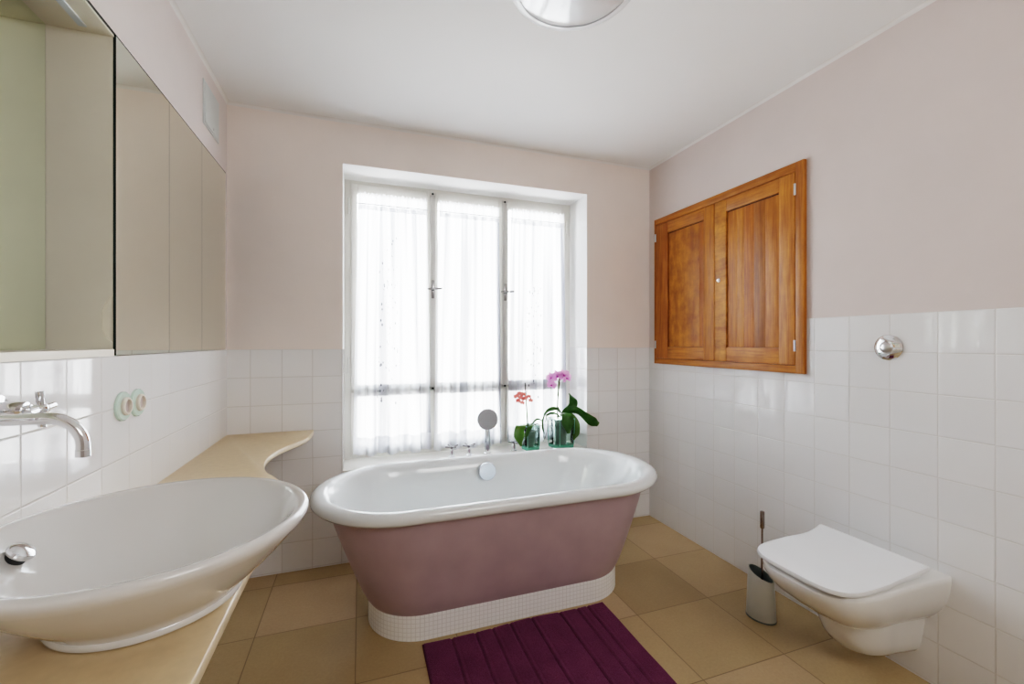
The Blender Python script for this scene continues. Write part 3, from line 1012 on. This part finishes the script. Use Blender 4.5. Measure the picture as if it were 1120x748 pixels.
# ------------------------------------------------------------------ WASHBASIN (round vessel)
BX, BY = -0.372, 1.005
bas = thing('washbasin', 'round white vessel washbasin standing on the beige counter', 'washbasin', (BX, BY, CZ))
zr = 0.142
prof = [(0.0, 0.0), (0.138, 0.0), (0.146, 0.003), (0.148, 0.009), (0.145, 0.014), (0.150, 0.020), (0.174, 0.041), (0.201, 0.065), (0.225, 0.089), (0.244, 0.110), (0.256, 0.123), (0.265, 0.134), (0.268, 0.143), (0.266, zr + 0.007), (0.260, zr + 0.011),
        (0.250, zr + 0.009), (0.242, zr + 0.002), (0.229, zr - 0.012), (0.207, 0.104), (0.174, 0.076), (0.135, 0.052), (0.09, 0.034), (0.05, 0.027), (0.025, 0.025), (0.0, 0.025)]
link('bowl', lathe(prof, 96, cap0=False, cap1=False), PORC, bas, True, 50)
nrm = Vector((0.62, 0.0, 0.78))
ov = link('overflow_cap', lathe([(0.020, 0.006), (0.0215, 0.010), (0.0195, 0.015), (0.012, 0.0185), (0.0, 0.0195)], 36, M=axis_mat(nrm, (-0.205, 0.014, 0.109))), CHROME, bas)
link('collar', lathe([(0.016, -0.010), (0.015, 0.008)], 28, M=axis_mat(nrm, (-0.205, 0.014, 0.109))), DARKM, ov)
link('drain_plug', lathe([(0.030, 0.0), (0.031, 0.003), (0.024, 0.005), (0.0, 0.006)], 32, M=Matrix.Translation((0, 0, 0.025))), CHROME, bas)

# ------------------------------------------------------------------ WALL FAUCET over the basin
fz = 1.127
fa = thing('wall_faucet', 'chrome wall faucet with long curved spout above the round basin', 'faucet', (XL, BY + 0.01, fz))
pts = [(0.0, 0, 0), (0.05, 0, 0), (0.10, 0, 0), (0.130, 0, 0)]
rb = 0.052
for k in range(1, 13):
    a = PI / 2 * k / 12
    pts.append((0.130 + rb * math.sin(a), 0, -rb * (1 - math.cos(a))))
pts.append((0.130 + rb, 0, -rb - 0.008))
sp = link('spout', tube(pts, 0.0105, 24), CHROME, fa)
link('aerator', lathe([(0.0095, 0), (0.0112, 0.0008), (0.0112, 0.013), (0.0105, 0.0138)], 28, M=Matrix.Translation((0.130 + rb, 0, -rb - 0.0215))), CHROME, sp)
link('spout_flange', lathe([(0.030, 0.0), (0.030, 0.006), (0.026, 0.009), (0.013, 0.009), (0.012, 0.02)], 36, M=axis_mat((1, 0, 0))), CHROME, fa)
for sy in (-1, 1):
    yo = 0.098 * sy
    v = link('valve', lathe([(0.030, 0.0), (0.030, 0.006), (0.0165, 0.008), (0.0165, 0.046), (0.0145, 0.049), (0.009, 0.05), (0.009, 0.056), (0.0065, 0.057), (0.0065, 0.072)], 32, M=axis_mat((1, 0, 0), (0, yo, 0.006))), CHROME, fa)
    bm = bmesh.new()
    tilt = 0.10
    for a in (PI / 2, -PI / 2, 0, PI):
        d = Vector((0, math.cos(a + tilt), math.sin(a + tilt)))
        c0 = Vector((0.070, yo, 0.006))
        tube([c0, c0 + d * 0.02, c0 + d * 0.036], [0.0062, 0.0066, 0.0066], 14, bm)
    lathe([(0.010, 0.060), (0.010, 0.078), (0.007, 0.081), (0, 0.082)], 24, bm, M=axis_mat((1, 0, 0), (0, yo, 0.006)))
    link('cross_handle', bm, CHROME, v)

# ------------------------------------------------------------------ WALL SOCKETS
sk = thing('wall_socket', 'mint-ringed round wall socket nearer the faucet, left of the pair', 'socket', (XL, 1.586, 1.075), 0, 'mint-ringed round sockets')
AX = axis_mat((1, 0, 0))
link('glass_ring', lathe([(0.043, 0.0), (0.043, 0.006), (0.040, 0.009), (0.026, 0.0095), (0.026, 0.003)], 48, M=AX, cap1=False), MINT, sk)
ins = link('insert', lathe([(0.0265, 0.002), (0.0265, 0.015), (0.024, 0.018), (0.020, 0.018), (0.0185, 0.011)], 40, M=AX, cap1=False), CREAM, sk)
link('face', lathe([(0.0187, 0.009), (0.0187, 0.0112), (0.0, 0.0114)], 32, M=AX), PINKGREY, ins)
c = copy_tree(sk)
c.location.y = 1.674
c['label'] = 'mint-ringed round wall socket nearer the window, right of the pair'

# ------------------------------------------------------------------ MIRROR CABINET let into the left wall
cab = thing('mirror_cabinet', 'mirrored cabinet let into the left wall with an open niche above the basin', 'cabinet', (XL, 1.546, CZ0))
NYE = 1.546                 # where the open niche ends and the first mirror door starts
def cb(x0, x1, y0, y1, z0, z1, bev=0.0):
    return B(x0 - XL, x1 - XL, y0 - NYE, y1 - NYE, z0 - CZ0, z1 - CZ0, bev)
xb = XL - CD
T2 = 0.012
ZN0, ZN1 = CZ0 + 0.020, CZ1 - 0.008
link('back_mirror', cb(xb - 0.005, xb, CY0 + T2, NYE - 0.001, ZN0, ZN1), MIRBACK, cab, False)
link('shelf', cb(xb, XL + 0.002, CY0, NYE - 0.004, CZ0 + 0.0005, ZN0, 0.001), SHELFM, cab, False)
link('top_panel', cb(xb, XL - 0.001, CY0, NYE, ZN1, CZ1 - 0.0005), PANEL, cab, False)
link('light_strip', cb(xb + 0.085, xb + 0.103, CY0 + 0.02, NYE - 0.03, ZN1 - 0.004, ZN1 + 0.001), LED, cab, False)
link('end_panel', cb(xb, XL - 0.001, CY0, CY0 + T2, ZN0, ZN1), PANEL, cab, False)
# side panel with a half-round finger cut-out at its front edge
bm = bmesh.new()
yA, yB = -0.0, 0.005
out = [(xb, ZN0), (XL - 0.004, ZN0), (XL - 0.004, 1.262)]
cut = []
for k in range(15):
    t = k / 14
    w = 0.026 * (1 - abs(2 * t - 1) ** 3.0)
    cut.append((XL - 0.004 - w, 1.262 + 0.135 * t))
out += cut[1:-1] + [(XL - 0.004, 1.397), (XL - 0.004, ZN1), (xb, ZN1)]
f0 = [bm.verts.new((x - XL, yA, z - CZ0)) for x, z in out]
f1 = [bm.verts.new((x - XL, yB, z - CZ0)) for x, z in out]
bm.faces.new(f0)
bm.faces.new(f1[::-1])
for i in range(len(out)):
    j = (i + 1) % len(out)
    bm.faces.new((f0[i], f0[j], f1[j], f1[i]))
link('side_panel', bm, PANEL, cab, False)
link('inner_panel', cb(xb, XL - 0.004, NYE + 0.0055, NYE + 0.0095, ZN0, ZN1), PANEL, cab, False)
ys = [NYE + 0.002, 1.915, 2.263, 2.619]
for k in range(3):
    d = link('mirror_door', cb(XL - 0.003, XL + 0.003, ys[k] + 0.0012, ys[k + 1] - 0.0012, CZ0 + 0.002, CZ1 - 0.002), MIRROR, cab, False)
    link('glass_edge', cb(XL - 0.0032, XL + 0.0028, ys[k] - 0.0008, ys[k] + 0.0012, CZ0 + 0.002, CZ1 - 0.002), GEDGE, d, False)
link('carcass_back', cb(xb - 0.004, xb, NYE + 0.03, CY1 - 0.002, CZ0 + 0.002, CZ1 - 0.002), PANEL, cab, False)
link('front_edge', cb(XL - 0.012, XL + 0.0035, CY0, CY1, CZ1 - 0.002, CZ1 + 0.0012), GEDGE, cab, False)

# ------------------------------------------------------------------ VENT
vt = thing('vent_cover', 'pale grey rectangular vent cover high on the left wall', 'vent', (XL, 2.393, 2.345))
link('frame', B(0, 0.004, -0.112, 0.112, -0.100, 0.100, 0.0015), VENTM, vt)
bm = B(0.003, 0.007, -0.100, 0.100, -0.088, 0.088, 0.002)
link('plate', bm, VENTM, vt)
link('screw', lathe([(0.006, 0), (0.006, 0.002), (0, 0.003)], 16, M=axis_mat((1, 0, 0), (0.0065, 0.02, -0.07))), STEEL, vt)

# ------------------------------------------------------------------ WOODEN WALL HATCH
hx = thing('wall_cupboard', 'two-door reddish wooden wall cupboard set into the right wall', 'cupboard', (XR, 2.02, 1.62))
def wb(y0, y1, z0, z1, d0, d1, bev=0.002):
    return B(-d1, -d0, y0 - 2.02, y1 - 2.02, z0 - 1.62, z1 - 1.62, bev)
fw = 0.044
frame = link('frame_upright', wb(HY0, HY0 + fw, HZ0, HZ1, 0, 0.020, 0.004), WOODS['frame_v'], hx)
link('frame_upright', wb(HY1 - 0.012, HY1, HZ0, HZ1, 0, 0.020, 0.003), WOODS['frame_v'], hx)
link('frame_rail', wb(HY0 + fw, HY1 - 0.012, HZ1 - fw, HZ1, 0, 0.0195, 0.004), WOODS['frame_h'], hx)
link('frame_rail', wb(HY0 + fw, HY1 - 0.012, HZ0, HZ0 + 0.038, 0, 0.0195, 0.004), WOODS['frame_h'], hx)
link('backing', wb(HY0 + fw, HY1 - 0.012, HZ0 + 0.038, HZ1 - fw, 0, 0.004, 0), WOODS['gap'], hx)
DZ0, DZ1 = HZ0 + 0.040, HZ1 - fw - 0.002


def hatch_door(y0, y1, py0, py1, pz0, pz1, burl):
    d = bpy.data.objects.new('door', None)
    COL.objects.link(d)
    d.parent = hx
    t0, t1 = 0.005, 0.0175
    link('stile', wb(y0, py0, DZ0, DZ1, t0, t1, 0.0025), WOODS['stile'], d)
    link('stile', wb(py1, y1, DZ0, DZ1, t0, t1, 0.0025), WOODS['curl' if not burl else 'stile_b'], d)
    link('rail', wb(py0, py1, DZ0, pz0, t0, t1 - 0.0006, 0.0025), WOODS['rail'], d)
    link('rail', wb(py0, py1, pz1, DZ1, t0, t1 - 0.0006, 0.0025), WOODS['rail'], d)
    # dark shadow gap round the panel, then the planks
    g = 0.006
    if burl:
        link('panel', wb(py0 + g, py1 - g, pz0 + g * 0.3, pz1 - g, t0, 0.0095, 0.0015), WOODS['burl'], d)
        link('panel_strip', wb(py0 + g, py0 + g + 0.035, pz0 + g, pz1 - g, 0.009, 0.0102, 0.0004), WOODS['p2'], d)
    else:
        ks = [0.0, 0.24, 0.46, 0.66, 0.80, 1.0]
        names = ['p0', 'p3', 'p2', 'p1', 'p0']
        for a, b, nm in zip(ks[:-1], ks[1:], names):
            link('plank', wb(py0 + g + (py1 - py0 - 2 * g) * a, py0 + g + (py1 - py0 - 2 * g) * b, pz0 + g * 0.3, pz1 - g, t0, 0.009, 0.0006), WOODS[nm], d)
    return d


d1 = hatch_door(1.519, 2.021, 1.604, 1.935, 1.235, 2.012, False)
d2 = hatch_door(2.025, 2.560, 2.108, 2.436, 1.232, 2.010, True)
lk = link('lock', lathe([(0.011, 0), (0.011, 0.003), (0.007, 0.005), (0.0065, 0.013), (0, 0.014)], 24, M=axis_mat((-1, 0, 0), (-0.0175, 1.986 - 2.02, 1.624 - 1.62))), CHROME, d1)
for y, z, d in ((1.517, 2.00, d1), (1.517, 1.247, d1), (2.560, 2.00, d2), (2.560, 1.247, d2)):
    link('hinge', tube([(-0.020, y - 2.02, z - 1.62 - 0.027), (-0.020, y - 2.02, z - 1.62 + 0.027)], 0.0055, 12), STEEL, d)

# ------------------------------------------------------------------ FLUSH BUTTON
fb = thing('flush_button', 'round chrome flush button on the tiles above the toilet', 'flush button', (XR, 1.136, 1.243))
AXM = axis_mat((-1, 0, 0))
link('escutcheon', lathe([(0.0505, 0.0), (0.0505, 0.003), (0.047, 0.006), (0.026, 0.014), (0.022, 0.014)], 64, M=AXM), CHROME, fb)
link('button', lathe([(0.021, 0.010), (0.021, 0.019), (0.017, 0.024), (0.008, 0.0265), (0.0, 0.027)], 40, M=AXM), STEEL, fb)

# ------------------------------------------------------------------ TOILET
PY = 1.152
wc = thing('toilet', 'white wall-hung toilet with closed lid on the right wall', 'toilet', (XR, PY, 0))


def dring(xf, hw, z, back=0.0, nf=2.7, hb=None, n=40, xs=None):
    """D-shaped ring: flat against the wall at x=-back, nose at x=xf (negative), half width hw"""
    hb = hw if hb is None else hb
    xs = xf * 0.42 if xs is None else xs
    pts = [Vector((-back, hb, z)), Vector((-back, -hb, z))]
    pts = []
    for i in range(9):
        t = i / 8
        pts.append(Vector((-back + (xs + back) * t, -(hb + (hw - hb) * t), z)))
    for i in range(1, n):
        a = -PI / 2 + PI * i / n
        c, s = math.cos(a), math.sin(a)
        px = xs + (xf - xs) * (abs(c) ** (2 / nf))
        py = hw * (abs(s) ** (2 / nf)) * (1 if s > 0 else -1)
        pts.append(Vector((px, py, z)))
    for i in range(9):
        t = 1 - i / 8
        pts.append(Vector((-back + (xs + back) * t, (hb + (hw - hb) * t), z)))
    return pts


up = [(-0.515, 0.188, 0.432, 0.206), (-0.524, 0.194, 0.426, 0.211), (-0.525, 0.195, 0.412, 0.212), (-0.518, 0.194, 0.39, 0.210), (-0.500, 0.189, 0.36, 0.206), (-0.470, 0.180, 0.325, 0.196),
      (-0.430, 0.163, 0.292, 0.182), (-0.392, 0.147, 0.262, 0.162), (-0.360, 0.130, 0.242, 0.146), (-0.335, 0.115, 0.232, 0.130)]


def lean(bm):
    """the rim drops a little towards the nose"""
    for v in bm.verts:
        t = max(0.0, min(1.0, -v.co.x / 0.53))
        v.co.z -= (0.004 + 0.020 * t) * max(0.0, min(1.0, (v.co.z - 0.24) / 0.19))
    return bm


bowl = link('bowl', lean(loft([dring(x, h, z, 0.0, 3.2, hb) for x, h, z, hb in up])), PORC, wc, True, 50)
lo = [(-0.320, 0.122, 0.25), (-0.315, 0.119, 0.225), (-0.304, 0.114, 0.185), (-0.285, 0.108, 0.143), (-0.258, 0.100, 0.108), (-0.22, 0.088, 0.090), (-0.18, 0.070, 0.083)]
link('trap_cover', loft([dring(x, h, z, 0.0, 2.4, h + 0.016) for x, h, z in lo]), PORC, wc, True, 50)
# lid: its back edge sweeps up
def lid(zo, grow, zt):
    bm = bmesh.new()
    rings = []
    for g, z in ((-0.012, zo), (-0.002, zo + 0.004), (0.0, zo + 0.011), (-0.003, zt - 0.003), (-0.014, zt), (-0.08, zt + 0.001)):
        r = dring(-0.524 - g - grow, 0.193 + g + grow, z, 0.088 - g, 3.9, 0.198 + g, xs=-0.33)
        for v in r:
            t = max(0.0, min(1.0, (v.x + 0.21) / 0.13))
            v.z += 0.020 * t * t
            if abs(v.y) > 0.12:
                v.y *= 1 - 0.10 * math.sin(PI * max(0.0, min(1.0, (v.x + 0.30) / 0.23))) * 0.5
        rings.append(r)
    return loft(rings, bm=bm)


link('lid', lean(lid(0.440, 0.0, 0.462)), SEATM, wc, True, 50)
link('seat', lean(loft([dring(-0.505, 0.172, 0.431, 0.10, 3.0, xs=-0.28), dring(-0.505, 0.172, 0.441, 0.10, 3.0, xs=-0.28)])), SEATM, wc, True, 50)
for s in (-1, 1):
    link('hinge_post', lathe([(0.010, 0), (0.010, 0.012)], 20, M=Matrix.Translation((-0.06, 0.08 * s, 0.431))), CHROME, wc)

# ------------------------------------------------------------------ TOILET BRUSH and holder
HX, HYY = 1.738, 1.50
hl = thing('brush_holder', 'light grey oval brush holder with slanted rim on the floor beside the toilet', 'brush holder', (HX, HYY, 0), -1.25)


def oval(a, b, z, slant=0.0, n=48):
    return [Vector((a * math.cos(2 * PI * i / n), b * math.sin(2 * PI * i / n), z - slant * math.cos(2 * PI * i / n))) for i in range(n)]


rg = [oval(0.061, 0.046, 0.005), oval(0.063, 0.048, 0.007), oval(0.061, 0.047, 0.05), oval(0.058, 0.045, 0.13), oval(0.054, 0.043, 0.200, 0.022), oval(0.052, 0.041, 0.204, 0.022), oval(0.049, 0.038, 0.201, 0.022)]
link('shell', loft(rg, True, False), HOLDER, hl, True, 50)
link('foot', loft([oval(0.064, 0.049, 0.0), oval(0.064, 0.049, 0.006)]), HOLDIN, hl, True, 40)
link('liner', loft([oval(0.049, 0.038, 0.201, 0.022), oval(0.050, 0.038, 0.12), oval(0.050, 0.038, 0.02)], False, True), HOLDIN, hl, True, 60)
br = thing('toilet_brush', 'toilet brush with slim metal handle standing in the grey holder', 'toilet brush', (HX + 0.006, HYY, 0.022), -0.35)
link('rod', tube([(0.0, 0, 0.06), (0.001, 0, 0.30), (0.0015, 0, 0.395)], 0.0042, 12), RODM, br)
link('handle', tube([(0.0015, 0, 0.385), (0.0015, 0, 0.39), (0.002, 0, 0.462), (0.002, 0, 0.464)], [0.006, 0.0095, 0.0095, 0.0085], 20), RODM, br)
bm = lathe([(0.006, 0.0), (0.028, 0.006), (0.031, 0.04), (0.026, 0.075), (0.006, 0.085)], 28)
link('bristle_head', bm, BRISTLE, br)

# ------------------------------------------------------------------ BATH MAT
mx0, mx1, my0, my1 = 0.244, 1.108, 1.262, 1.826
mat_o = thing('bath_mat', 'dark purple ribbed cotton bath mat on the floor in front of the tub', 'bath mat', ((mx0 + mx1) / 2, (my0 + my1) / 2, 0))
gro = [0.365, 0.468, 0.545, 0.628, 0.733, 0.872, 0.960, 1.015]
mcx, mcy = (mx0 + mx1) / 2, (my0 + my1) / 2
bm = bmesh.new()
nx, ny = 260, 60
rnd = random.Random(2)
V = []
for j in range(ny + 1):
    row = []
    for i in range(nx + 1):
        x = mx0 + (mx1 - mx0) * i / nx
        y = my0 + (my1 - my0) * j / ny
        edge_d = min(i / nx * (mx1 - mx0), (1 - i / nx) * (mx1 - mx0), j / ny * (my1 - my0), (1 - j / ny) * (my1 - my0))
        z = 0.013
        for g in gro:
            z -= 0.0075 * math.exp(-((x - g) / 0.0045) ** 2)
            z -= 0.0015 * math.exp(-((x - g - 0.02) / 0.004) ** 2)
        z += 0.0016 * math.sin(x * 21 + 1.5 * math.sin(y * 9)) * math.sin(y * 17 + 1)
        z *= min(1.0, 0.25 + edge_d / 0.008)
        yy = y + (0.006 * math.sin(x * 11) + 0.012 * (x - mx0) / (mx1 - mx0)) * (j / ny)
        xx = x + 0.006 * (j / ny - 1) * (i / nx)
        row.append(bm.verts.new((xx - mcx, yy - mcy, z)))
    V.append(row)
for j in range(ny):
    for i in range(nx):
        bm.faces.new((V[j][i], V[j][i + 1], V[j + 1][i + 1], V[j + 1][i]))
# skirt down to the floor
bd = [V[0][i] for i in range(nx + 1)] + [V[j][nx] for j in range(1, ny + 1)] + [V[ny][i] for i in range(nx - 1, -1, -1)] + [V[j][0] for j in range(ny - 1, 0, -1)]
lowv = [bm.verts.new((v.co.x, v.co.y, 0.0005)) for v in bd]
for i in range(len(bd)):
    j = (i + 1) % len(bd)
    bm.faces.new((bd[i], lowv[i], lowv[j], bd[j]))
link('pile', bm, TERRY, mat_o, True, 80)

# ------------------------------------------------------------------ CEILING LAMP
lp = thing('ceiling_lamp', 'round metal dish lamp with pale rim hanging under the ceiling', 'ceiling lamp', (0.642, 1.232, HC))
link('canopy', lathe([(0.0, 0.0), (0.055, 0.0), (0.055, -0.018), (0.045, -0.026), (0.010, -0.028), (0.010, -0.075)], 40), LAMP, lp)
link('shade', lathe([(0.010, -0.072), (0.10, -0.085), (0.165, -0.108), (0.185, -0.128), (0.187, -0.131), (0.180, -0.136), (0.13, -0.151), (0.07, -0.160), (0.0, -0.163)], 96, cap1=False), LAMP, lp, True, 60)
link('rim', lathe([(0.182, -0.124), (0.205, -0.128), (0.207, -0.131), (0.205, -0.134), (0.182, -0.137)], 96, cap0=False, cap1=False), LAMPRIM, lp, True, 60)

# ------------------------------------------------------------------ LIGHT
w = bpy.data.worlds.new('overcast')
SC.world = w
w.use_nodes = True
nt = w.node_tree
bg = nt.nodes['Background']
tc = nt.nodes.new('ShaderNodeTexCoord')
gx, gy, gz = sep(nt, tc.outputs['Generated'])
skyc = ramp(nt, gz, [(0.0, (0.75, 0.76, 0.76)), (0.45, (0.83, 0.91, 0.98)), (0.55, (0.86, 0.94, 1.0)), (1.0, (0.82, 0.92, 1.0))])
nt.links.new(skyc, bg.inputs[0])
bg.inputs[1].default_value = 8.0


def area(name, loc, target, sx, sy, power, col):
    l = bpy.data.lights.new(name, 'AREA')
    l.shape = 'RECTANGLE'
    l.size, l.size_y = sx, sy
    l.energy = power
    l.color = col
    o = bpy.data.objects.new(name, l)
    COL.objects.link(o)
    o.location = loc
    o.rotation_euler = (Vector(target) - Vector(loc)).to_track_quat('-Z', 'Y').to_euler()
    return o


# added fill light behind the camera, not a lamp of the room
area('fill_light', (1.3, -1.1, 2.35), (0.7, 2.1, 0.3), 1.1, 1.1, 7, (1.0, 0.98, 0.96))
# importance-sampling portal over the window opening
pl = area('window_portal', ((NX0 + NX1) / 2, 3.09, (NZ0 + NZ1) / 2), ((NX0 + NX1) / 2, 0, (NZ0 + NZ1) / 2), NX1 - NX0, NZ1 - NZ0, 10, (1, 1, 1))
pl.data.cycles.is_portal = True

# ------------------------------------------------------------------ CAMERA
cam = bpy.data.cameras.new('camera')
cam.sensor_width = 36
cam.lens = FPX * 36 / 1120
cam.clip_start = 0.01
co = bpy.data.objects.new('camera', cam)
COL.objects.link(co)
co.location = (0, 0, EYE)
co.rotation_euler = (PI / 2, 0, -YAW)
SC.camera = co

SC.view_settings.view_transform = 'Filmic'
SC.view_settings.look = 'High Contrast'
SC.view_settings.exposure = 2.2
SC.cycles.max_bounces = 14
SC.cycles.diffuse_bounces = 6
SC.cycles.transparent_max_bounces = 16
SC.cycles.sample_clamp_indirect = 6.0
SC.cycles.caustics_reflective = False
